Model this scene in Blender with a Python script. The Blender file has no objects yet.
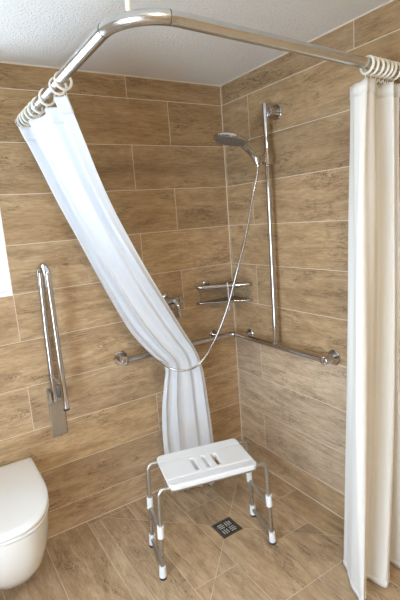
import bpy, bmesh, math, random
from mathutils import Vector, Matrix
random.seed(7)
sc = bpy.context.scene
COL = sc.collection
PI = math.pi

# ------------------------------------------------------------------ helpers
def V(*a): return Vector(a)

def obj(name, bm, mat, parent=None, smooth=True, angle=40, bevel=0):
    me = bpy.data.meshes.new(name)
    bmesh.ops.recalc_face_normals(bm, faces=bm.faces)
    bm.to_mesh(me); bm.free()
    mats = mat if isinstance(mat, (list, tuple)) else [mat]
    for m in mats: me.materials.append(m)
    if smooth:
        for p in me.polygons: p.use_smooth = True
        me.set_sharp_from_angle(angle=math.radians(angle))
    o = bpy.data.objects.new(name, me); COL.objects.link(o)
    if bevel:
        b = o.modifiers.new('bevel', 'BEVEL'); b.width = bevel; b.segments = 3
        b.limit_method = 'ANGLE'; b.angle_limit = math.radians(35)
    if parent: o.parent = parent
    return o

def thing(name, label, cat, loc=(0, 0, 0), rz=0, group=None):
    o = bpy.data.objects.new(name, None); COL.objects.link(o)
    o.empty_display_size = .05
    o.location = loc; o.rotation_euler = (0, 0, rz)
    tag(o, label, cat, group)
    return o

def tag(o, label, cat, group=None):
    o['label'] = label; o['category'] = cat
    if group: o['group'] = group

def struct(o): o['kind'] = 'structure'; return o

def dup(root, label=None):
    r = root.copy(); COL.objects.link(r)
    if label: r['label'] = label
    for ch in list(root.children):
        c = ch.copy(); COL.objects.link(c); c.parent = r
        for g in list(ch.children):
            d = g.copy(); COL.objects.link(d); d.parent = c
    return r

def box(bm, lo, hi, mat=None, M=None):
    vs = [bm.verts.new((x, y, z)) for x in (lo[0], hi[0]) for y in (lo[1], hi[1]) for z in (lo[2], hi[2])]
    if M is not None:
        for v in vs: v.co = M @ v.co
    F = [(0, 1, 3, 2), (4, 6, 7, 5), (0, 4, 5, 1), (2, 3, 7, 6), (0, 2, 6, 4), (1, 5, 7, 3)]
    for f in F:
        q = bm.faces.new([vs[i] for i in f])
        if mat is not None: q.material_index = mat

def frame(d):
    d = d.normalized()
    a = V(0, 0, 1) if abs(d.z) < .9 else V(1, 0, 0)
    x = a.cross(d).normalized(); return x, d.cross(x)

def tube(bm, pts, r, n=16, closed=False, cap=True):
    """sweep a circle of radius r (number or list) along pts"""
    pts = [Vector(p) for p in pts]; N = len(pts)
    rs = r if isinstance(r, (list, tuple)) else [r] * N
    x = None; rings = []
    for i, p in enumerate(pts):
        if closed: d = (pts[(i + 1) % N] - pts[i - 1])
        else: d = pts[min(i + 1, N - 1)] - pts[max(i - 1, 0)]
        d.normalize()
        if x is None: x, y = frame(d)
        else:
            x = (x - d * x.dot(d)).normalized(); y = d.cross(x)
        rings.append([bm.verts.new(p + (x * math.cos(2 * PI * k / n) + y * math.sin(2 * PI * k / n)) * rs[i]) for k in range(n)])
    for i in range(N if closed else N - 1):
        a, b = rings[i], rings[(i + 1) % N]
        for k in range(n): bm.faces.new((a[k], a[(k + 1) % n], b[(k + 1) % n], b[k]))
    if cap and not closed:
        bm.faces.new(rings[0][::-1]); bm.faces.new(rings[-1])

def disc_stack(bm, c, d, prof, n=32):
    """lathe: prof = [(dist along d, radius)...]"""
    c = Vector(c); d = Vector(d).normalized(); x, y = frame(d); rings = []
    for t, r in prof:
        rings.append([bm.verts.new(c + d * t + (x * math.cos(2 * PI * k / n) + y * math.sin(2 * PI * k / n)) * max(r, 1e-4)) for k in range(n)])
    for a, b in zip(rings, rings[1:]):
        for k in range(n): bm.faces.new((a[k], a[(k + 1) % n], b[(k + 1) % n], b[k]))
    bm.faces.new(rings[0][::-1]); bm.faces.new(rings[-1])

def fillet(pts, rad, seg=8):
    """round the inner corners of a polyline"""
    pts = [Vector(p) for p in pts]; out = [pts[0]]
    rads = rad if isinstance(rad, (list, tuple)) else [rad] * (len(pts) - 2)
    for i in range(1, len(pts) - 1):
        a, b, c = pts[i - 1], pts[i], pts[i + 1]; r = rads[i - 1]
        u = (a - b).normalized(); w = (c - b).normalized()
        ang = u.angle(w); t = r / math.tan(ang / 2)
        t = min(t, (a - b).length * .49, (c - b).length * .49); r = t * math.tan(ang / 2)
        bis = (u + w).normalized(); o = b + bis * (r / math.sin(ang / 2))
        p0 = b + u * t - o; p1 = b + w * t - o; th = p0.angle(p1)
        for k in range(seg + 1):
            s = k / seg
            out.append(o + (p0 * math.sin((1 - s) * th) + p1 * math.sin(s * th)) / math.sin(th))
    out.append(pts[-1]); return out

def crom(pts, per=10):
    """Catmull-Rom through pts"""
    P = [Vector(p) for p in pts]; P = [P[0] * 2 - P[1]] + P + [P[-1] * 2 - P[-2]]; out = []
    for i in range(1, len(P) - 2):
        for k in range(per):
            t = k / per; a, b, c, d = P[i - 1], P[i], P[i + 1], P[i + 2]
            out.append(.5 * ((2 * b) + (c - a) * t + (2 * a - 5 * b + 4 * c - d) * t * t + (3 * b - a - 3 * c + d) * t ** 3))
    out.append(P[-2].copy()); return out

def grid(bm, G, close_u=False):
    """G[i][j] -> quads"""
    W = [[bm.verts.new(p) for p in row] for row in G]
    for a, b in zip(W, W[1:]):
        m = len(a)
        for j in range(m if close_u else m - 1):
            bm.faces.new((a[j], a[(j + 1) % m], b[(j + 1) % m], b[j]))
    return W

def sm(t): t = max(0, min(1, t)); return t * t * (3 - 2 * t)

# ------------------------------------------------------------------ materials
class NT:
    def __init__(s, name):
        s.m = bpy.data.materials.new(name); s.m.use_nodes = True; s.t = s.m.node_tree
        s.b = s.t.nodes['Principled BSDF']
    def n(s, kind, **kw):
        x = s.t.nodes.new(kind)
        for k, v in kw.items():
            if k in x.inputs: x.inputs[k].default_value = v
            else: setattr(x, k, v)
        return x
    def l(s, a, b): s.t.links.new(a, b)

def simple(name, col, rough=.5, metal=0, bump=0, bscale=200, spec=None, vary=0.0, vscale=6, coat=0):
    T = NT(name); b = T.b
    b.inputs['Base Color'].default_value = (*col, 1); b.inputs['Roughness'].default_value = rough
    b.inputs['Metallic'].default_value = metal
    if spec is not None: b.inputs['Specular IOR Level'].default_value = spec
    if coat: b.inputs['Coat Weight'].default_value = coat; b.inputs['Coat Roughness'].default_value = .08
    tc = T.n('ShaderNodeTexCoord')
    nz = T.n('ShaderNodeTexNoise', Scale=vscale, Detail=4.0); T.l(tc.outputs['Object'], nz.inputs['Vector'])
    if vary:
        cr = T.n('ShaderNodeValToRGB'); e = cr.color_ramp.elements
        e[0].position = .3; e[1].position = .7
        e[0].color = (*[c * (1 - vary) for c in col], 1); e[1].color = (*[min(1, c * (1 + vary)) for c in col], 1)
        T.l(nz.outputs['Fac'], cr.inputs['Fac']); T.l(cr.outputs['Color'], b.inputs['Base Color'])
    if bump:
        n2 = T.n('ShaderNodeTexNoise', Scale=bscale, Detail=3.0); T.l(tc.outputs['Object'], n2.inputs['Vector'])
        bp = T.n('ShaderNodeBump', Strength=bump, Distance=.002); T.l(n2.outputs['Fac'], bp.inputs['Height'])
        T.l(bp.outputs['Normal'], b.inputs['Normal'])
    else:
        mr = T.n('ShaderNodeMapRange'); mr.inputs['To Min'].default_value = max(0, rough - .03); mr.inputs['To Max'].default_value = rough + .03
        T.l(nz.outputs['Fac'], mr.inputs['Value']); T.l(mr.outputs['Result'], b.inputs['Roughness'])
    return T.m

def wood_tile(name):
    T = NT(name); b = T.b
    uv = T.n('ShaderNodeUVMap', uv_map='UVMap')
    tone = T.n('ShaderNodeAttribute', attribute_name='tone')
    warm = T.n('ShaderNodeAttribute', attribute_name='warm')
    def noise(sx, sy, detail, dist=0.0, rough=.55):
        mp = T.n('ShaderNodeMapping'); mp.inputs['Scale'].default_value = (sx, sy, 1)
        T.l(uv.outputs['UV'], mp.inputs['Vector'])
        nz = T.n('ShaderNodeTexNoise', Scale=1.0, Detail=detail, Roughness=rough, Distortion=dist)
        T.l(mp.outputs['Vector'], nz.inputs['Vector']); return nz
    broad = noise(1.8, 10, 6, 1.6, .65)
    fine = noise(14, 130, 6, .4, .8)
    patch = noise(11, 26, 6, 1.0, .75)
    crack = noise(4.5, 24, 7, 1.6, .72)
    blot = noise(4.0, 9, 3, .8)
    def math_(op, a, b_=None, clamp=False):
        m = T.n('ShaderNodeMath', operation=op, use_clamp=clamp)
        for i, q in enumerate((a, b_)):
            if q is None: continue
            if isinstance(q, (int, float)): m.inputs[i].default_value = q
            else: T.l(q, m.inputs[i])
        return m.outputs[0]
    mixf = math_('ADD', math_('MULTIPLY', broad.outputs['Fac'], .40), math_('ADD', math_('MULTIPLY', fine.outputs['Fac'], .42), math_('MULTIPLY', patch.outputs['Fac'], .18)))
    cr = T.n('ShaderNodeValToRGB'); e = cr.color_ramp.elements
    e[0].position = .33; e[0].color = (.19, .118, .060, 1)
    e[1].position = .67; e[1].color = (.67, .500, .305, 1)
    e2 = e.new(.49); e2.color = (.42, .285, .158, 1)
    T.l(mixf, cr.inputs['Fac'])
    # dark cracks and knots, only where the blotch noise allows them
    ridge = math_('ABSOLUTE', math_('SUBTRACT', crack.outputs['Fac'], .5))
    ck = T.n('ShaderNodeMapRange'); ck.inputs['From Min'].default_value = .022; ck.inputs['From Max'].default_value = .004
    T.l(ridge, ck.inputs['Value'])
    bl = T.n('ShaderNodeMapRange'); bl.inputs['From Min'].default_value = .50; bl.inputs['From Max'].default_value = .62
    T.l(blot.outputs['Fac'], bl.inputs['Value'])
    k = math_('MULTIPLY', math_('MULTIPLY', ck.outputs[0], bl.outputs[0]), .85, True)
    mx = T.n('ShaderNodeMix', data_type='RGBA'); mx.inputs[7].default_value = (.065, .038, .020, 1)
    T.l(k, mx.inputs[0]); T.l(cr.outputs['Color'], mx.inputs[6])
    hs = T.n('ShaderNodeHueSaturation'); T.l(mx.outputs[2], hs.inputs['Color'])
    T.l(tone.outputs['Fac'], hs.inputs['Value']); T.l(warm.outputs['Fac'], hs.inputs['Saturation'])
    T.l(hs.outputs['Color'], b.inputs['Base Color'])
    rr = T.n('ShaderNodeMapRange'); rr.inputs['To Min'].default_value = .50; rr.inputs['To Max'].default_value = .68; b.inputs['Specular IOR Level'].default_value = .35
    T.l(fine.outputs['Fac'], rr.inputs['Value']); T.l(rr.outputs[0], b.inputs['Roughness'])
    h = math_('SUBTRACT', math_('ADD', math_('MULTIPLY', fine.outputs['Fac'], .5), patch.outputs['Fac']), math_('MULTIPLY', k, 1.2))
    bp = T.n('ShaderNodeBump', Strength=.35, Distance=.0015); T.l(h, bp.inputs['Height']); T.l(bp.outputs['Normal'], b.inputs['Normal'])
    return T.m

M_TILE = wood_tile('wood_look_tile')
M_GROUT = simple('grout', (.78, .70, .56), .85, bump=.2, bscale=300)
M_CAULK = simple('caulk', (.76, .69, .58), .5, vary=.04)
M_CHROME = simple('chrome', (.60, .60, .61), .07, 1, vary=.02)
M_STEEL = simple('brushed_steel', (.58, .58, .56), .26, 1, vary=.04, vscale=30)
M_ALU = simple('satin_aluminium', (.52, .52, .50), .38, 1, vary=.04, vscale=30)
M_DARK = simple('dark_rubber', (.03, .03, .03), .6, vary=.1)
M_PLASTIC = simple('white_plastic', (.84, .87, .90), .32, bump=.05, bscale=500, coat=.1)
M_RING = simple('cream_plastic', (.80, .76, .66), .35, vary=.03)
M_CERAMIC = simple('white_ceramic', (.80, .80, .77), .10, vary=.01, coat=.4)
M_PAINT = simple('white_paint', (.84, .84, .82), .5, vary=.02)
M_DRAIN = simple('drain_steel', (.035, .030, .025), .5, 0, vary=.15, vscale=60)
M_DFRAME = simple('drain_frame_steel', (.13, .115, .095), .42, .6, vary=.12, vscale=60)
M_BAR = simple('drain_bar_steel', (.55, .55, .53), .45, .3, vary=.1, vscale=60)
M_SMOKE = simple('smoked_shelf_plate', (.15, .135, .11), .18, vary=.05)
M_FACE = simple('spray_face_grey', (.13, .12, .11), .35, vary=.1, vscale=80)

def ceiling_mat():
    T = NT('ceiling_plaster'); tc = T.n('ShaderNodeTexCoord')
    T.b.inputs['Base Color'].default_value = (.80, .79, .75, 1); T.b.inputs['Roughness'].default_value = .85
    n1 = T.n('ShaderNodeTexNoise', Scale=95.0, Detail=4.0); T.l(tc.outputs['Object'], n1.inputs['Vector'])
    mr = T.n('ShaderNodeMapRange'); mr.inputs['From Min'].default_value = .52; mr.inputs['From Max'].default_value = .66
    T.l(n1.outputs['Fac'], mr.inputs['Value'])
    bp = T.n('ShaderNodeBump', Strength=.8, Distance=.003); T.l(mr.outputs[0], bp.inputs['Height']); T.l(bp.outputs['Normal'], T.b.inputs['Normal'])
    return T.m
M_CEIL = ceiling_mat()

def fabric(name, col):
    T = NT(name); tc = T.n('ShaderNodeTexCoord')
    T.b.inputs['Base Color'].default_value = (*col, 1); T.b.inputs['Roughness'].default_value = .75
    T.b.inputs['Sheen Weight'].default_value = .15
    n1 = T.n('ShaderNodeTexNoise', Scale=9.0, Detail=5.0, Distortion=.8); T.l(tc.outputs['Object'], n1.inputs['Vector'])
    n2 = T.n('ShaderNodeTexNoise', Scale=600.0, Detail=1.0); T.l(tc.outputs['Object'], n2.inputs['Vector'])
    b1 = T.n('ShaderNodeBump', Strength=.35, Distance=.012); T.l(n1.outputs['Fac'], b1.inputs['Height'])
    b2 = T.n('ShaderNodeBump', Strength=.15, Distance=.0006); T.l(n2.outputs['Fac'], b2.inputs['Height']); T.l(b1.outputs['Normal'], b2.inputs['Normal'])
    T.l(b2.outputs['Normal'], T.b.inputs['Normal'])
    tr = T.n('ShaderNodeBsdfTranslucent'); tr.inputs['Color'].default_value = (*col, 1); T.l(b2.outputs['Normal'], tr.inputs['Normal'])
    mx = T.n('ShaderNodeMixShader', Fac=.25)
    T.l(T.b.outputs[0], mx.inputs[1]); T.l(tr.outputs[0], mx.inputs[2])
    T.l(mx.outputs[0], T.t.nodes['Material Output'].inputs['Surface'])
    return T.m
M_CLOTH = fabric('curtain_cloth', (.82, .845, .88))
M_CREAM = fabric('cream_curtain_cloth', (.86, .85, .81))
M_HOSE = simple('steel_hose', (.50, .50, .50), .22, 1, vary=.05, vscale=60)

def glass_mat():
    T = NT('window_glass'); T.b.inputs['Transmission Weight'].default_value = 1
    T.b.inputs['Roughness'].default_value = 0; T.b.inputs['IOR'].default_value = 1.0
    T.b.inputs['Base Color'].default_value = (.97, .99, 1, 1)
    tc = T.n('ShaderNodeTexCoord'); n = T.n('ShaderNodeTexNoise', Scale=3.0); T.l(tc.outputs['Object'], n.inputs['Vector'])
    tr = T.n('ShaderNodeBsdfTransparent'); gl = T.n('ShaderNodeBsdfGlossy', Roughness=.02)
    mr = T.n('ShaderNodeMapRange'); mr.inputs['To Min'].default_value = .05; mr.inputs['To Max'].default_value = .08
    T.l(n.outputs['Fac'], mr.inputs['Value']); mx = T.n('ShaderNodeMixShader')
    T.l(mr.outputs[0], mx.inputs['Fac']); T.l(tr.outputs[0], mx.inputs[1]); T.l(gl.outputs[0], mx.inputs[2])
    T.l(mx.outputs[0], T.t.nodes['Material Output'].inputs['Surface']); return T.m
M_GLASS = glass_mat()
def lamp_mat(col, s):
    T = NT('lamp_glow'); T.b.inputs['Emission Color'].default_value = (*col, 1); T.b.inputs['Emission Strength'].default_value = s
    T.b.inputs['Base Color'].default_value = (.9, .9, .9, 1); return T.m

# ------------------------------------------------------------------ room shell
CZ = 2.526; XL = -2.6; YB = -3.4; R = .25; Z0 = .156; G = .0018; DEP = .0012

def clip(poly, a, b, c):
    """keep a*x+b*y+c>=0"""
    out = []
    for i, p in enumerate(poly):
        q = poly[(i + 1) % len(poly)]
        dp = a * p[0] + b * p[1] + c; dq = a * q[0] + b * q[1] + c
        if dp >= 0: out.append(p)
        if dp * dq < 0:
            t = dp / (dp - dq); out.append((p[0] + (q[0] - p[0]) * t, p[1] + (q[1] - p[1]) * t))
    return out

def inset(poly, g):
    area = sum(p[0] * q[1] - q[0] * p[1] for p, q in zip(poly, poly[1:] + poly[:1]))
    if area < 0: poly = poly[::-1]
    r = poly
    for i in range(len(poly)):
        p, q = poly[i], poly[(i + 1) % len(poly)]
        dx, dy = q[0] - p[0], q[1] - p[1]; L = math.hypot(dx, dy)
        if L < 1e-5: continue
        a, b = -dy / L, dx / L
        r = clip(r, a, b, -(a * p[0] + b * p[1]) - g)
        if len(r) < 3: return []
    return r

def tiled(name, polys, to3, nrm, holes=(), slab=None, grain=0, gap=.0016):
    """polys: list of (poly2d, tone, warm); to3 maps (s,t)->Vector; grout slab boxes behind"""
    bm = bmesh.new(); uvl = bm.loops.layers.uv.new('UVMap')
    tl = bm.faces.layers.float.new('tone'); wl = bm.faces.layers.float.new('warm')
    for h0, h1 in slab: box(bm, h0, h1, mat=1)
    nrm = Vector(nrm)
    for poly, tone, warm in polys:
        off = (random.uniform(0, 40), random.uniform(0, 40))
        q0 = inset(poly, gap)
        if len(q0) < 3: continue
        parts = [q0]
        for (a0, b0, a1, b1) in holes:
            nx = []
            for p in parts:
                if max(c[0] for c in p) <= a0 or min(c[0] for c in p) >= a1 or max(c[1] for c in p) <= b0 or min(c[1] for c in p) >= b1:
                    nx.append(p); continue
                nx.append(clip(p, -1, 0, a0)); nx.append(clip(p, 1, 0, -a1))
                m = clip(clip(p, 1, 0, -a0), -1, 0, a1)
                if len(m) >= 3: nx.append(clip(m, 0, -1, b0)); nx.append(clip(m, 0, 1, -b1))
            parts = [p for p in nx if len(p) >= 3]
        for p in parts:
            q = [c for i, c in enumerate(p) if math.hypot(c[0] - p[i - 1][0], c[1] - p[i - 1][1]) > 1e-6]
            if len(q) < 3: continue
            vs = [bm.verts.new(to3(*c) + nrm * DEP) for c in q]
            try: f = bm.faces.new(vs)
            except Exception: continue
            f.normal_update()
            if f.normal.dot(nrm) < 0:
                f.normal_flip()
            f[tl] = tone; f[wl] = warm; f.material_index = 0
            for lp in f.loops:
                c = min(q, key=lambda c: (to3(*c) + nrm * DEP - lp.vert.co).length)
                u, v = (c if grain == 0 else (c[1], c[0]))
                lp[uvl].uv = (u + off[0], v + off[1])
    me = bpy.data.meshes.new(name); bm.to_mesh(me); bm.free()
    me.materials.append(M_TILE); me.materials.append(M_GROUT)
    o = bpy.data.objects.new(name, me); COL.objects.link(o); return struct(o)

def rows(s0, s1, jointf, tonef, TL):
    """rows of tiles; s from s0 (low) to s1"""
    out = []; zs = [0] + [Z0 + R * i for i in range(10)] + [CZ]
    for i in range(len(zs) - 1):
        j = jointf(i) % TL; s = math.floor((s0 - j) / TL) * TL + j
        while s < s1:
            a, b = max(s, s0), min(s + TL, s1)
            if b - a > .004:
                t, w = tonef(i, (a + b) / 2)
                out.append(([(a, zs[i]), (b, zs[i]), (b, zs[i + 1]), (a, zs[i + 1])], t * random.uniform(.93, 1.07), w * random.uniform(.96, 1.04)))
            s += TL
    return out

TH = .24
WX0, WX1, WZ0, WZ1 = -2.25, -1.394, 1.402, 2.25      # window above the toilet
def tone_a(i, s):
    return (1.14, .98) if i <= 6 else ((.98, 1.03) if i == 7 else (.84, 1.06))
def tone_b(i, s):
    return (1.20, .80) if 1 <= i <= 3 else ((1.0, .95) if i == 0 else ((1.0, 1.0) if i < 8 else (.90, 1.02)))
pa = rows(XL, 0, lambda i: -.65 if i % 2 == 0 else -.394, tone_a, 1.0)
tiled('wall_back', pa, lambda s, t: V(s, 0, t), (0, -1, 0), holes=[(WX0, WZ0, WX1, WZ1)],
      slab=[((XL - TH, 0, 0), (WX0, TH, CZ)), ((WX1, 0, 0), (TH, TH, CZ)), ((WX0, 0, 0), (WX1, TH, WZ0)), ((WX0, 0, WZ1), (WX1, TH, CZ))])
pb = rows(YB, 0, lambda i: -.262 if i % 2 == 1 else -.015, tone_b, 1.0)
tiled('wall_right', pb, lambda s, t: V(0, s, t), (-1, 0, 0), slab=[((0, YB, 0), (TH, 0, CZ))])
LW = (-2.5, .25, -1.3, 2.05)                       # window in the left wall
pc = rows(YB, 0, lambda i: -.3 if i % 2 else -.7, lambda i, s: (1, .95), 1.0)
tiled('wall_left', pc, lambda s, t: V(XL, s, t), (1, 0, 0), holes=[LW],
      slab=[((XL - TH, YB, 0), (XL, LW[0], CZ)), ((XL - TH, LW[2], 0), (XL, 0, CZ)), ((XL - TH, LW[0], 0), (XL, LW[2], LW[1])), ((XL - TH, LW[0], LW[3]), (XL, LW[2], CZ))])
pf = rows(XL, 0, lambda i: -.2 if i % 2 else -.6, lambda i, s: (.95, .95), 1.0)
tiled('wall_front', pf, lambda s, t: V(s, YB, t), (0, 1, 0), slab=[((XL - TH, YB - TH, 0), (TH, YB, CZ))])
bm = bmesh.new(); box(bm, (XL - TH, YB - TH, CZ), (TH, TH, CZ + .15)); struct(obj('ceiling', bm, M_CEIL, smooth=False))

# floor: planks laid parallel to the right wall, mitre-cut along both diagonals of the shower square
fl = []
S = 1.11
x1 = -.173; cols = [(x1, 0)]
while x1 > XL: cols.append((max(x1 - .2525, XL), x1)); x1 -= .2525
for ci, (a, b) in enumerate(cols):
    j = (-.808 if ci % 2 == 1 else -.30)
    if ci == 0: j = -.55
    if ci in (4, 6): j = -.04
    y = j + 1.0 * 3
    while y > YB:
        lo, hi = max(y - 1, YB), min(y, 0)
        if hi - lo > .004:
            base = [(a, lo), (b, lo), (b, hi), (a, hi)]
            inside = clip(clip(base, 1, 0, S), 0, 1, S)
            pieces = []
            for s1 in (1, -1):
                for s2 in (1, -1):
                    p = clip(clip(inside, s1, -s1, 0), s2, s2, s2 * S)
                    if len(p) >= 3: pieces.append(p)
            q = clip(base, -1, 0, -S)
            if len(q) >= 3: pieces.append(q)
            q = clip(clip(base, 1, 0, S), 0, -1, -S)
            if len(q) >= 3: pieces.append(q)
            for p in pieces:
                cx_ = sum(c[0] for c in p) / len(p); cy_ = sum(c[1] for c in p) / len(p)
                dk = .72 if (-.30 < cx_ < -.17 and -.90 < cy_ < -.80) else 1
                fl.append((p, dk * random.uniform(1.0, 1.12), random.uniform(.88, .96)))
        y -= 1
DR = (-.6225, -.6225, -.4925, -.4925)
tiled('floor', fl, lambda s, t: V(s, t, -DEP), (0, 0, 1), holes=[DR], grain=1, gap=.0012,
      slab=[((XL - TH, YB - TH, -.12), (TH, TH, -DEP - .0006))])

# caulk lines
def trim(name, lo, hi):
    bm = bmesh.new(); box(bm, lo, hi); struct(obj(name, bm, M_CAULK, smooth=False, bevel=.0012))
trim('trim_1', (-.005, -.005, 0), (-.0002, -.0002, CZ))
trim('trim_2', (XL + .004, -.005, .0002), (-.006, -.0002, .004))
trim('trim_3', (-.005, YB + .004, .0002), (-.0002, -.006, .004))
trim('trim_4', (XL + .004, -.006, CZ - .006), (-.006, -.0002, CZ - .0002))
trim('trim_5', (-.006, YB + .004, CZ - .006), (-.0002, -.006, CZ - .0002))

# windows: plastered reveal + frame + pane
def window(name, M, w, h):
    """local: x along, z up, y outward; origin lower left at the wall face"""
    root = bpy.data.objects.new(name, None); COL.objects.link(root); root.matrix_world = M; struct(root)
    t = .006
    bm = bmesh.new()
    box(bm, (0, -.001, 0), (w, TH, t)); box(bm, (0, -.001, h - t), (w, TH, h))
    box(bm, (0, -.001, t), (t, TH, h - t)); box(bm, (w - t, -.001, t), (w, TH, h - t))
    obj('window_reveal', bm, M_PAINT, root, smooth=False)
    bm = bmesh.new(); a, y0, y1 = .055, TH - .09, TH - .02
    box(bm, (t, y0, t), (w - t, y1, a)); box(bm, (t, y0, h - a), (w - t, y1, h - t))
    box(bm, (t, y0, a), (a, y1, h - a)); box(bm, (w - a, y0, a), (w - t, y1, h - a))
    obj('window_frame', bm, M_PLASTIC, root, smooth=False, bevel=.004)
    bm = bmesh.new(); box(bm, (a - .004, y0 + .03, a - .004), (w - a + .004, y0 + .036, h - a + .004))
    obj('window_pane', bm, M_GLASS, root, smooth=False)
window('window_1', Matrix.Translation((WX0, 0, WZ0)), WX1 - WX0, WZ1 - WZ0)
window('window_2', Matrix.Translation((XL, LW[0], LW[1])) @ Matrix.Rotation(PI / 2, 4, 'Z'), LW[2] - LW[0], LW[3] - LW[1])

# ------------------------------------------------------------------ shower rail with ceiling post
RZ = 2.25; RA = (-1.237, -.012, RZ); RC = (-1.247, -1.318, RZ); RB = (-.012, -1.235, RZ); RR = .0198
t = thing('curtain_rail', 'brushed steel bent curtain rail running across the top under the ceiling', 'curtain rail', (0, 0, 0))
bm = bmesh.new(); path = fillet([RA, RC, RB], .15, 16); tube(bm, path, RR, 24); obj('rail_tube', bm, M_STEEL, t)
for p, d in ((RA, (0, -1, 0)), (RB, (-1, 0, 0))):
    bm = bmesh.new(); c = Vector(p) - Vector(d) * .012
    disc_stack(bm, c, d, [(0, .027), (.005, .027), (.006, .0235), (.020, .0235), (.020, .0195)]); obj('wall_flange', bm, M_STEEL, t)
for k in (path[2], path[15]):
    i = path.index(k); d = path[i + 1] - path[i - 1]
    bm = bmesh.new(); disc_stack(bm, k - d.normalized() * .0012, d, [(0, RR + .0005), (.0024, RR + .0005)], 24); obj('joint_seam', bm, M_DARK, t)
bm = bmesh.new(); pc_ = path[8]
tube(bm, [pc_ + V(0, 0, .012), V(pc_.x, pc_.y, CZ - .001)], .0065, 16)
disc_stack(bm, (pc_.x, pc_.y, CZ), (0, 0, -1), [(0, .03), (.006, .03), (.008, .027)]); obj('ceiling_post', bm, M_RING, t)

# ------------------------------------------------------------------ curtains
def curtain_mesh(name, label, EL, ER, nu, folds, amps, ndir, phase, hemv=None, seed=1, sub=5, wob=.0):
    """EL/ER: edge polylines top->bottom with equal counts. amps(v,u), ndir(v)."""
    rnd = random.Random(seed); L = crom(EL, sub); Rr = crom(ER, sub); NV = len(L)
    ph = [rnd.uniform(-.6, .6) for _ in range(8)]
    rowsG = []
    for i in range(NV):
        v = i / (NV - 1); a, b = L[i], Rr[i]; row = []
        n = Vector(ndir(v)).normalized(); w = (b - a)
        for j in range(nu + 1):
            u = j / nu
            uu = u + .018 * math.sin(2 * PI * (1.7 * u + ph[0])) + .010 * math.sin(5 * v + 9 * u + ph[1])
            f = math.sin(2 * PI * folds * uu + phase + .7 * math.sin(3 * v + ph[2]))
            f2 = math.sin(2 * PI * folds * 2.3 * uu + ph[3] * 5 + 2.2 * v)
            A = amps(v, u); edge = min(1, u * folds * 2.2 + .25, (1 - u) * folds * 2.2 + .25)
            p = a + w * (u + .022 * math.cos(2 * PI * folds * uu + phase) * edge * (1 if 0 < j < nu else 0)) + n * ((f * A + f2 * A * .20) * edge)
            row.append(p)
        rowsG.append(row)
    bm = bmesh.new(); grid(bm, rowsG)
    me = bpy.data.meshes.new(name); bm.to_mesh(me); bm.free(); me.materials.append(M_CLOTH)
    for p in me.polygons: p.use_smooth = True
    o = bpy.data.objects.new(name, me); COL.objects.link(o)
    s = o.modifiers.new('thickness', 'SOLIDIFY'); s.thickness = .0016; s.offset = 0
    return o, rowsG

def hem(parent, G, i0, i1, name='hem', off=.0022):
    """sewn band: the same surface doubled, slightly thicker"""
    bm = bmesh.new(); grid(bm, [G[i] for i in range(i0, i1 + 1)])
    me = bpy.data.meshes.new(name); bm.to_mesh(me); bm.free(); me.materials.append(parent.data.materials[0])
    for p in me.polygons: p.use_smooth = True
    o = bpy.data.objects.new(name, me); COL.objects.link(o); o.parent = parent
    s = o.modifiers.new('thickness', 'SOLIDIFY'); s.thickness = .0016 + 2 * off; s.offset = 0
    return o

LE = [(-1.247, -0.06, 2.204), (-1.19, -0.09, 2.031), (-1.128, -0.11, 1.838), (-1.056, -0.13, 1.64), (-0.98, -0.15, 1.437), (-0.907, -0.17, 1.253), (-0.843, -0.19, 1.114), (-0.761, -0.21, 0.995), (-0.683, -0.22, 0.899), (-0.692, -0.21, 0.785), (-0.711, -0.19, 0.629), (-0.709, -0.16, 0.425), (-0.686, -0.13, 0.194), (-.64, -.105, .022)]
RE = [(-1.247, -0.78, 2.180), (-1.18, -0.72, 2.042), (-1.104, -0.64, 1.903), (-1.026, -0.57, 1.774), (-0.939, -0.5, 1.646), (-0.83, -0.43, 1.478), (-0.719, -0.37, 1.312), (-0.603, -0.32, 1.128), (-0.494, -0.28, 0.954), (-0.455, -0.27, 0.821), (-0.425, -0.25, 0.63), (-0.400, -0.235, 0.387), (-0.385, -0.215, 0.194), (-.39, -.195, .022)]
def nd(v):
    t = sm(v / .55); return V(-1, -.25, .1) * (1 - t) + V(-.35, -1, 0) * t
def am(v, u):
    g = math.exp(-((v - .61) / .07) ** 2)
    return (.020 - .003 * sm(v / .4)) * (1 - .4 * g) * (1 + .5 * math.sin(7 * u + 1)) * (1 - .35 * sm((v - .62) / .1))
cL, GL = curtain_mesh('shower_curtain', 'white shower curtain pulled sideways and tied in by the shower hose', LE, RE, 150, 3.4, am, nd, .3, seed=4, sub=8)
tag(cL, 'white shower curtain swept diagonally to the right and cinched by the shower hose', 'shower curtain')
hem(cL, GL, 0, 3, 'top_band'); hem(cL, GL, len(GL) - 3, len(GL) - 1, 'bottom_hem')

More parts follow.
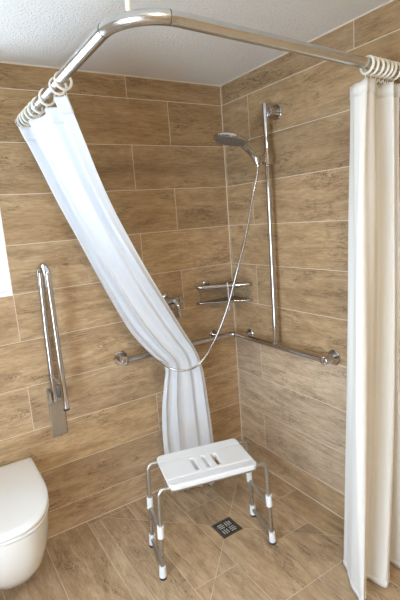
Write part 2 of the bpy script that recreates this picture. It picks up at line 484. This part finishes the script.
# right curtain, hanging straight: three plan profiles joined from top to bottom
PT = [(-.230, -1.18), (-.254, -1.222), (-.240, -1.258), (-.175, -1.25), (-.110, -1.205), (-.085, -1.262), (-.055, -1.215), (-.035, -1.255), (-.018, -1.225)]
PM = [(-.272, -1.18), (-.318, -1.245), (-.340, -1.295), (-.237, -1.285), (-.130, -1.215), (-.100, -1.29), (-.068, -1.22), (-.045, -1.27), (-.02, -1.23)]
PB = [(-.277, -1.143), (-.330, -1.22), (-.390, -1.315), (-.385, -1.345), (-.275, -1.255), (-.235, -1.345), (-.110, -1.255), (-.085, -1.325), (-.02, -1.24)]
def lift(P): return crom([V(x, y, 0) for x, y in P], 18)
pt_, pm_, pb_ = lift(PT), lift(PM), lift(PB); GR = []; NV = 90
for i in range(NV + 1):
    v = i / NV; z = 2.187 + (.020 - 2.187) * v; row = []
    for j in range(len(pt_)):
        u = j / (len(pt_) - 1)
        p = pt_[j] * (2 * (v - .5) * (v - 1)) + pm_[j] * (4 * v * (1 - v)) + pb_[j] * (2 * v * (v - .5))
        wv = .007 * math.sin(31 * u + 3 * v) * sm(v * 4) + .0035 * math.sin(67 * u - 5 * v + 1)
        row.append(V(p.x, p.y + wv, z + (.010 * (1 - v) ** 8 * sm((u - .18) / .06) - .004 * (1 - v) ** 8)))
    GR.append(row)
bm = bmesh.new(); grid(bm, GR)
me = bpy.data.meshes.new('shower_curtain'); bm.to_mesh(me); bm.free(); me.materials.append(M_CLOTH)
for p in me.polygons: p.use_smooth = True
cR = bpy.data.objects.new('shower_curtain', me); COL.objects.link(cR)
me.materials[0] = M_CREAM
md = cR.modifiers.new('thickness', 'SOLIDIFY'); md.thickness = .0016; md.offset = 0
tag(cR, 'cream white shower curtain hanging straight down at the right edge', 'shower curtain')
hem(cR, GR, 0, 2, 'top_band'); hem(cR, GR, len(GR) - 2, len(GR) - 1, 'bottom_hem')

# rings: open hoops over the rail with a small hook into the curtain
def ring_obj():
    bm = bmesh.new(); pts = []
    for k in range(28):
        a = 2 * PI * k / 28; pts.append((0,   .0300 * math.sin(a), .0300 * math.cos(a) - .0050))
    tube(bm, pts, .0050, 8, closed=True)
    o = obj('curtain_ring', bm, M_RING)
    bm = bmesh.new()
    tube(bm, crom([(0, 0, -.035), (0, .006, -.044), (0, .004, -.056), (0, -.003, -.058), (0, -.005, -.050)], 5), .0020, 8)
    obj('ring_hook', bm, M_RING, o); return o
def place_ring(first, loc, rz, tilt, label, group):
    o = proto_ring if first else dup(proto_ring)
    o.location = loc; o.rotation_euler = (0, tilt, rz); tag(o, label, 'curtain ring', group)
proto_ring = ring_obj()
ysL = [-.075, -.125, -.175, -.235, -.30, -.37, -.50, -.655, -.72]
for i, y in enumerate(ysL):
    place_ring(i == 0, (-1.237 + .01 * y / 1.3 * -1, y, RZ), PI / 2 + random.uniform(-.12, .12), random.uniform(-.15, .15),
               'cream plastic curtain ring on the left end of the rail, above the diagonal curtain', 'rings of the left curtain')
for i in range(7):
    x = -.222 + i * .031; y = -1.249 + (x + .222) * .067
    place_ring(False, (x, y, RZ), random.uniform(-.12, .12), random.uniform(-.15, .15),
               'cream plastic curtain ring at the right end of the rail, above the straight curtain', 'rings of the right curtain')

# ------------------------------------------------------------------ corner grab rail with riser
GZ = .940; GO = .068; GR_ = .0172
t = thing('grab_rail', 'chrome corner grab rail along both walls with tall vertical riser', 'grab rail', (0, 0, 0))
bm = bmesh.new(); tube(bm, fillet([(-.865, -GO, GZ), (-GO, -GO, GZ), (-GO, -.875, GZ)], .05, 8), GR_, 20); obj('rail_tube', bm, M_CHROME, t)
def flange(parent, c, d, reach, fat=True):
    bm = bmesh.new()
    rr = .0225 if fat else .014
    R0 = .043 if fat else .036
    disc_stack(bm, c, d, [(0, R0), (.006, R0), (.010, R0 - .004), (.010, rr), (reach, rr), (reach + .002, rr - .003)])
    obj('wall_flange', bm, M_CHROME, parent)
flange(t, (-.858, 0, GZ), (0, -1, 0), GO + .018)
flange(t, (0, -.868, GZ), (-1, 0, 0), GO + .018)
flange(t, (-.185, 0, GZ), (0, -1, 0), GO, False)
flange(t, (0, -.165, GZ), (-1, 0, 0), GO, False)
RX, RY = -GO, -.486
bm = bmesh.new(); tube(bm, [(RX, RY, GZ), (RX, RY, 2.295)], .0145, 20); obj('riser', bm, M_CHROME, t)
bm = bmesh.new(); disc_stack(bm, (RX, RY, GZ + .010), (0, 0, 1), [(0, .0195), (.018, .0195), (.021, .0155)]); obj('riser_joint', bm, M_CHROME, t)
bm = bmesh.new(); disc_stack(bm, (RX, RY, 2.293), (0, 0, 1), [(0, .0155), (.006, .0155), (.008, .011)]); obj('riser_cap', bm, M_CHROME, t)
flange(t, (0, RY - .018, 2.255), (-1, 0, 0), GO - .01, True)

# slider holding the hand shower
hx, hy, hz = -.150, -.545, 2.015
s = thing('shower_holder', 'chrome sliding holder clamped on the riser under the shower head', 'shower holder', (RX, RY, 2.005))
bm = bmesh.new(); disc_stack(bm, (0, 0, -.028), (0, 0, 1), [(0, .024), (.004, .029), (.058, .029), (.062, .024)]); obj('clamp', bm, M_CHROME, s)
bm = bmesh.new(); disc_stack(bm, (.012, .0, 0), (1, .3, 0), [(0, .014), (.026, .016), (.030, .013)]); obj('clamp_knob', bm, M_CHROME, s)
bm = bmesh.new(); tube(bm, [(-.01, -.005, 0), (-.045, -.008, .002), (-.072, -.010, 0)], .010, 12)
disc_stack(bm, (-.078, -.010, -.022), (-.25, -.02, 1), [(0, .015), (.004, .020), (.040, .022), (.042, .017)]); obj('cradle', bm, M_CHROME, s)

# hand shower
hs = thing('hand_shower', 'chrome hand shower with round spray head pointing down to the left', 'hand shower', (RX - .078, RY - .010, 2.0))
hd = V(-.186, -.014, .104)                # head centre, local
bm = bmesh.new()
tube(bm, crom([(.004, .002, -.03), (-.010, .002, .008), (-.05, -.001, .045), (-.090, -.005, .072), (-.130, -.009, .096)], 6), [.0125] * 6 + [.0165] * 6 + [.0175] * 6 + [.016] * 7, 16)
obj('handle', bm, M_CHROME, hs)
nz_ = V(-.24, .03, -1).normalized()
bm = bmesh.new(); disc_stack(bm, hd, -nz_, [(-.010, .084), (-.004, .091), (.003, .091), (.011, .080), (.020, .052), (.026, .018)], 40); head = obj('spray_head', bm, M_CHROME, hs)
bm = bmesh.new(); disc_stack(bm, hd + nz_ * .0095, nz_, [(0, .081), (.0025, .080)], 40)
ax, ay = frame(nz_)
for r_, n_ in ((.072, 24), (.056, 18), (.040, 12), (.022, 7)):
    for k in range(n_):
        a = 2 * PI * k / n_; c = hd + nz_ * .0118 + (ax * math.cos(a) + ay * math.sin(a)) * r_
        disc_stack(bm, c, nz_, [(0, .0032), (.0028, .002)], 6)
obj('spray_face', bm, M_FACE, head)

# hose
HP = [(-.152, -.499, 1.968), (-.160, -.50, 1.92), (-0.193, -0.49, 1.80), (-0.234, -0.47, 1.609), (-0.288, -0.45, 1.432), (-0.36, -0.41, 1.188), (-0.444, -0.38, 1.016), (-0.535, -0.37, 0.918), (-0.631, -0.345, 0.892), (-0.700, -0.28, 0.918),
      (-.700, -.18, .950), (-.655, -.125, 1.00), (-.59, -.09, 1.08), (-.535, -.072, 1.16), (-.515, -.072, 1.205)]
hp = crom(HP, 24); bm = bmesh.new()
rs = [.0058 + (.0009 if i % 2 else 0) for i in range(len(hp))]
tube(bm, hp, rs, 10); ho = obj('shower_hose', bm, M_HOSE, None, angle=80)
tag(ho, 'chrome spiral shower hose looping from the shower head around the curtain', 'shower hose')
bm = bmesh.new(); tube(bm, [hp[0] + V(.001, 0, .008), hp[0], hp[8]], [.0085, .0085, .0065], 12); obj('hose_nut', bm, M_CHROME, ho)

# mixer on the back wall, half behind the curtain
mx_ = thing('shower_mixer', 'chrome shower mixer on the back wall peeping out beside the diagonal curtain', 'mixer tap', (-.515, 0, 1.235))
bm = bmesh.new(); disc_stack(bm, (0, 0, .008), (0, -1, 0), [(0, .036), (.006, .036), (.012, .030), (.014, .022), (.05, .022)]); obj('escutcheon', bm, M_CHROME, mx_)
bm = bmesh.new(); disc_stack(bm, (-.045, -.060, .0), (1, 0, 0), [(0, .018), (.004, .022), (.085, .022), (.088, .020)]); obj('mixer_body', bm, M_CHROME, mx_)
bm = bmesh.new(); disc_stack(bm, (.044, -.060, 0), (1, 0, 0), [(0, .019), (.003, .024), (.028, .025), (.032, .021)]); obj('control_knob', bm, M_CHROME, mx_)
bm = bmesh.new()
pts = crom([(.012, -.078, .004), (.016, -.105, -.02), (.020, -.115, -.055), (.026, -.112, -.10)], 6)
tube(bm, pts, [.017 - .005 * k / (len(pts) - 1) for k in range(len(pts))], 14); obj('lever', bm, M_CHROME, mx_)
bm = bmesh.new(); disc_stack(bm, (0, -.072, -.018), (0, 0, -1), [(0, .012), (.022, .012), (.024, .009)]); obj('hose_outlet', bm, M_CHROME, mx_)

# ------------------------------------------------------------------ corner shelf
cs = thing('corner_shelf', 'two tier chrome triangular shelf in the shower corner behind the hose', 'shelf', (-.004, -.004, 0))
AX, BY = -.298, -.214
def tri(bm, z0, z1, a, b):
    pts = [(-.002, -.002), (-a, -.002), (-a, -.026), (-.026, -b), (-.002, -b)]
    lo = [bm.verts.new((x, y, z0)) for x, y in pts]; hi = [bm.verts.new((x, y, z1)) for x, y in pts]
    bm.faces.new(lo[::-1]); bm.faces.new(hi)
    for k in range(5): bm.faces.new((lo[k], lo[(k + 1) % 5], hi[(k + 1) % 5], hi[k]))
for z, nm in ((1.277, 'upper_tier'), (1.176, 'lower_tier')):
    bm = bmesh.new(); tri(bm, z - .003, z + .006, -AX, -BY); pl = obj(nm, bm, M_SMOKE, cs, smooth=False, bevel=.001)
    bm = bmesh.new()
    if z > 1.2:
        tube(bm, fillet([(AX + .004, -.012, z + .006), (AX + .004, -.032, z + .006), (-.030, BY - .002, z + .006), (-.008, BY - .002, z + .006)], .01, 4), .0125, 12)
    else:
        tube(bm, fillet([(AX + .004, -.012, z + .004), (AX + .004, -.030, z + .004), (-.028, BY, z + .004), (-.008, BY, z + .004)], .01, 4), .004, 10)
    obj('front_bar', bm, M_CHROME, pl)
for x, y in ((AX + .022, -.022), (-.03, BY + .015)):
    bm = bmesh.new(); tube(bm, [(x, y, 1.178), (x, y, 1.28)], .003, 8); obj('strut', bm, M_CHROME, cs)
bm = bmesh.new(); disc_stack(bm, (-.215, .004, 1.295), (0, -1, 0), [(0, .026), (.010, .026), (.014, .021)]); obj('wall_fixing', bm, M_CHROME, cs)
bm = bmesh.new()
hk = V(-.148, -.146, 1.290)
tube(bm, crom([hk + V(0, .012, -.010), hk + V(0, .004, .010), hk + V(-.002, -.004, .008), hk + V(-.003, -.007, -.03), hk + V(-.004, -.007, -.165)], 5), .0028, 8)
wp = obj('shelf_hook', bm, M_PLASTIC); tag(wp, 'thin white rod hanging from the front bar of the corner shelf', 'hook')

# ------------------------------------------------------------------ folding support rail
fr = thing('folding_support_rail', 'chrome folding support rail swung up against the back wall beside the toilet', 'support rail', (-1.262, 0, 0))
bm = bmesh.new(); box(bm, (-.041, -.012, .588), (.041, 0, .872)); obj('wall_plate', bm, M_ALU, fr, smooth=False, bevel=.003)
bm = bmesh.new()
box(bm, (-.041, -.075, .792), (-.031, -.0125, .868)); box(bm, (.031, -.075, .792), (.041, -.0125, .868))
tube(bm, [(-.046, -.050, .81), (.046, -.050, .81)], .011, 14); obj('hinge_bracket', bm, M_ALU, fr, bevel=.002)
bm = bmesh.new()
up = [(-.012, -.052, .81), (-.008, -.052, 1.20), (.004, -.052, 1.545), (.016, -.150, 1.545), (.018, -.145, 1.20), (.022, -.138, .785)]
tube(bm, fillet(up, [.5, .05, .05, .5], 10), .0158, 20); ut = obj('rail_tube', bm, M_CHROME, fr)
bm = bmesh.new(); disc_stack(bm, (.022, -.138, .786), (0, 0, -1), [(0, .0165), (.010, .0165), (.012, .013)]); obj('end_cap', bm, M_DARK, ut)
bm = bmesh.new(); tube(bm, [(-.010, -.060, .95), (.021, -.134, .905)], .007, 10)
disc_stack(bm, (-.011, -.052, .930), (0, 0, 1), [(0, .019), (.03, .019)], 20); obj('link', bm, M_CHROME, fr)

# ------------------------------------------------------------------ floor drain
d = thing('floor_drain', 'square steel floor drain with woven slot pattern near the stool', 'drain', (-.5575, -.5575, 0))
h = .064
bm = bmesh.new(); box(bm, (-h, -h, -.0017), (h, h, -.0010)); obj('drain_plate', bm, M_DRAIN, d, smooth=False)
bm = bmesh.new(); w = .014
for lo, hi in (((-h, -h), (h, -h + w)), ((-h, h - w), (h, h)), ((-h, -h + w), (-h + w, h - w)), ((h - w, -h + w), (h, h - w))):
    box(bm, (*lo, -.0009), (*hi, .0010))
obj('drain_frame', bm, M_DFRAME, d, smooth=False)
for qx in (-1, 1):
    for qy in (-1, 1):
        bm = bmesh.new(); vert = qx * qy > 0
        for k in range(3):
            o_ = -.0140 + k * .014; ln = .0195 - .003 * (k != 1)
            c = V(qx * .0235, qy * .0235, 0)
            if vert: box(bm, (c.x + o_ - .0030, c.y - ln, -.0009), (c.x + o_ + .0030, c.y + ln, .0004))
            else: box(bm, (c.x - ln, c.y + o_ - .0030, -.0009), (c.x + ln, c.y + o_ + .0030, .0004))
        obj('grate_bars', bm, M_BAR, d, smooth=False)

# ------------------------------------------------------------------ shower stool
ANG = math.atan2(-.15, .585)
st = thing('shower_stool', 'white plastic shower stool with slotted seat on aluminium tube legs', 'stool', (-.698, -.617, 0), ANG)
SZ = .490; sx, sy = .230, .150
def seat_mesh():
    bm = bmesh.new(); NX, NY = 92, 64
    slots = [(-.058 + k * .058, .0) for k in range(3)]
    def zz(x, y):
        z = SZ
        z += -.0035 * sm(1 - (abs(abs(y) - .088) / .006))                 # grooves
        z += .005 * sm((abs(y) - .105) / .04) - .002 * sm(1 - abs(y) / .08)
        e = max(abs(x) / sx, abs(y) / sy)
        return z
    def rnd(x, y):                                                    # rounded rectangle outline
        r = .030; ax, ay = abs(x) - (sx - r), abs(y) - (sy - r)
        if ax > 0 and ay > 0:
            l = math.hypot(ax, ay)
            if l > 0:
                m = max(ax, ay); k = m / l
                return (math.copysign(sx - r + ax * k, x), math.copysign(sy - r + ay * k, y))
        return (x, y)
    top = {}; bot = {}
    xs = [-sx + 2 * sx * i / NX for i in range(NX + 1)]; ys = [-sy + 2 * sy * j / NY for j in range(NY + 1)]
    def inslot(x, y):
        for cx, cy in slots:
            if abs(x - cx) < .0105 and abs(y - cy) < .056: return True
        return False
    for i, x in enumerate(xs):
        for j, y in enumerate(ys):
            X, Y = rnd(x, y); top[i, j] = bm.verts.new((X, Y, zz(x, y))); bot[i, j] = bm.verts.new((X * .985, Y * .98, SZ - .024))
    solid = {(i, j): not inslot((xs[i] + xs[i + 1]) / 2, (ys[j] + ys[j + 1]) / 2) for i in range(NX) for j in range(NY)}
    for (i, j), s_ in solid.items():
        if not s_: continue
        bm.faces.new((top[i, j], top[i + 1, j], top[i + 1, j + 1], top[i, j + 1]))
        bm.faces.new((bot[i, j], bot[i, j + 1], bot[i + 1, j + 1], bot[i + 1, j]))
        for (di, dj), (a, b) in (((-1, 0), ((i, j), (i, j + 1))), ((1, 0), ((i + 1, j + 1), (i + 1, j))), ((0, -1), ((i + 1, j), (i, j))), ((0, 1), ((i, j + 1), (i + 1, j + 1)))):
            if not solid.get((i + di, j + dj), False):
                bm.faces.new((top[a], top[b], bot[b], bot[a]))
    loose = [v for v in bm.verts if not v.link_faces]
    bmesh.ops.delete(bm, geom=loose, context='VERTS')
    return bm
obj('seat', seat_mesh(), M_PLASTIC, st, angle=50, bevel=.004)
FX, FY = .299, .120; TX, TY = .280, .124
tz = SZ - .012
for s2, nm in ((1, 'rear'), (-1, 'front')):
    bm = bmesh.new()
    tube(bm, [(-.222, s2 * TY, tz - .022), (.222, s2 * TY, tz - .022)], .0105, 14); obj('seat_tube', bm, M_ALU, st)
    for s1 in (-1, 1):
        A = V(s1 * .218, s2 * TY, tz - .006); B = V(s1 * TX, s2 * TY, tz - .003); C_ = V(s1 * FX, s2 * FY, .016)
        bm = bmesh.new(); tube(bm, fillet([A, B, C_], .04, 10), .0108, 16); lg = obj('leg', bm, M_ALU, st)
        dd = (B - C_).normalized()
        bm = bmesh.new(); tube(bm, [C_ - dd * .001, C_ + dd * .012, C_ + dd * .055], [.0180, .0180, .0160], 18); obj('foot_clamp', bm, M_PLASTIC, lg)
        bm = bmesh.new(); disc_stack(bm, C_ + V(0, 0, -.0155), (0, 0, 1), [(0, .014), (.003, .0175), (.0165, .0175)], 20); obj('rubber_foot', bm, M_DARK, lg)
        c = C_ + dd * .215
        bm = bmesh.new(); tube(bm, [c - dd * .004, c + dd * .058], .0165, 18); obj('clamp', bm, M_PLASTIC, lg)
        for k in (.11, .15):
            bm = bmesh.new(); p = C_ + dd * k; disc_stack(bm, p + V(0, -.0098, 0), (0, -1, 0), [(0, .0028), (.0013, .0028)], 8)
            obj('adjustment_hole', bm, M_DARK, lg)
for s1 in (-1, 1):
    for z in (.048, .232):
        k = z / SZ; x = s1 * (FX + (TX - FX) * k); y = FY + (TY - FY) * k
        bm = bmesh.new(); tube(bm, [(x, -y, z), (x, y, z)], .0100, 14); obj('cross_brace', bm, M_ALU, st)

# ------------------------------------------------------------------ wall-hung toilet
tl = thing('toilet', 'white wall hung toilet with closed lid below the window', 'toilet', (-1.632, 0, 0))
def outline(hw, y0, y1, n=56):
    """D shape from the back (y0) to the front (y1), hw half width"""
    pts = []; L = y0 - y1; st_ = .42
    for k in range(n + 1):
        a = PI * k / n; c, s_ = math.cos(a), math.sin(a)
        x = hw * math.copysign(abs(c) ** .80, c); y = y0 - L * st_ - L * (1 - st_) * abs(s_) ** .90
        pts.append((x, y))
    return [(hw, y0)] + [(hw, y0 - L * st_ * q) for q in (.3, .6, .9)] + pts + [(-hw, y0 - L * st_ * q) for q in (.9, .6, .3)] + [(-hw, y0)]
def loft(secs):
    bm = bmesh.new(); G_ = [[(x, y, z) for x, y in outline(hw, y0, y1)] for hw, y0, y1, z in secs]
    W = grid(bm, G_, close_u=True); bm.faces.new(W[0][::-1]); bm.faces.new(W[-1]); return bm
obj('lid', loft([(.186, -.058, -.632, .5145), (.192, -.052, -.640, .518), (.196, -.048, -.645, .524), (.197, -.046, -.646, .532), (.195, -.048, -.644, .538), (.189, -.054, -.638, .5415), (.17, -.08, -.60, .5425), (.10, -.16, -.50, .5430)]), M_CERAMIC, tl, angle=60)
obj('seat', loft([(.188, -.056, -.634, .500), (.195, -.048, -.642, .503), (.196, -.048, -.643, .509), (.190, -.054, -.636, .513)]), M_CERAMIC, tl, angle=60)
obj('bowl', loft([(.060, -.012, -.30, .108), (.090, -.008, -.36, .116), (.120, -.004, -.425, .142), (.146, -.002, -.49, .190), (.168, -.001, -.550, .26), (.184, -.001, -.597, .35), (.191, -.001, -.622, .43), (.194, -.001, -.634, .48), (.194, -.001, -.638, .495), (.190, -.001, -.633, .4985)]), M_CERAMIC, tl, angle=60)
for s1 in (-1, 1):
    bm = bmesh.new(); disc_stack(bm, (s1 * .075, -.028, .4990), (0, 0, 1), [(0, .016), (.026, .016), (.030, .013)]); obj('hinge', bm, M_CHROME, tl)

# ------------------------------------------------------------------ lamp on the ceiling (behind the view)
lp = thing('ceiling_lamp', 'round white ceiling lamp in the room behind the curtain rail', 'lamp', (-1.45, -2.55, CZ))
bm = bmesh.new(); disc_stack(bm, (0, 0, 0), (0, 0, -1), [(0, .15), (.03, .15), (.034, .146)]); obj('lamp_base', bm, M_PAINT, lp)
bm = bmesh.new(); disc_stack(bm, (0, 0, -.0345), (0, 0, -1), [(0, .14), (.03, .138), (.05, .12), (.060, .07), (.062, .02)]); obj('lamp_shade', bm, lamp_mat((1, .91, .74), 80), lp)

# ------------------------------------------------------------------ daylight
wd = bpy.data.worlds.new('sky'); sc.world = wd; wd.use_nodes = True
bg = wd.node_tree.nodes['Background']; bg.inputs['Color'].default_value = (.66, .82, 1.0, 1); bg.inputs['Strength'].default_value = 10.0
def portal(M, w, h):
    l = bpy.data.lights.new('window_portal', 'AREA'); l.shape = 'RECTANGLE'; l.size = w; l.size_y = h; l.cycles.is_portal = True
    o = bpy.data.objects.new('window_portal', l); COL.objects.link(o); o.matrix_world = M
portal(Matrix.Translation(((WX0 + WX1) / 2, TH + .01, (WZ0 + WZ1) / 2)) @ Matrix.Rotation(-PI / 2, 4, 'X'), WX1 - WX0, WZ1 - WZ0)
portal(Matrix.Translation((XL - TH - .01, (LW[0] + LW[2]) / 2, (LW[1] + LW[3]) / 2)) @ Matrix.Rotation(PI / 2, 4, 'Z') @ Matrix.Rotation(-PI / 2, 4, 'X'), LW[2] - LW[0], LW[3] - LW[1])

# ------------------------------------------------------------------ camera
FPX, YAW, PITCH, ROLL = 444.653, .5586, -.1840, -.0764
f = V(math.sin(YAW) * math.cos(PITCH), math.cos(YAW) * math.cos(PITCH), math.sin(PITCH))
rt = V(math.cos(YAW), -math.sin(YAW), 0); up_ = rt.cross(f)
c_, s_ = math.cos(ROLL), math.sin(ROLL)
r2 = rt * c_ + up_ * s_; u2 = up_ * c_ - rt * s_
cam = bpy.data.cameras.new('camera'); co = bpy.data.objects.new('camera', cam); COL.objects.link(co)
Mx = Matrix((r2, u2, -f)).transposed().to_4x4(); Mx.translation = (-1.7826, -2.4186, 1.7254); co.matrix_world = Mx
cam.sensor_fit = 'VERTICAL'; cam.sensor_height = 36; cam.lens = FPX / 600 * 36; cam.clip_start = .02
sc.camera = co
sc.view_settings.view_transform = 'Standard'; sc.view_settings.look = 'None'
sc.view_settings.exposure = 0.52; sc.view_settings.gamma = 1; sc.view_settings.use_curve_mapping = False
sc.cycles.use_denoising = True
sc.cycles.max_bounces = 12; sc.cycles.diffuse_bounces = 6
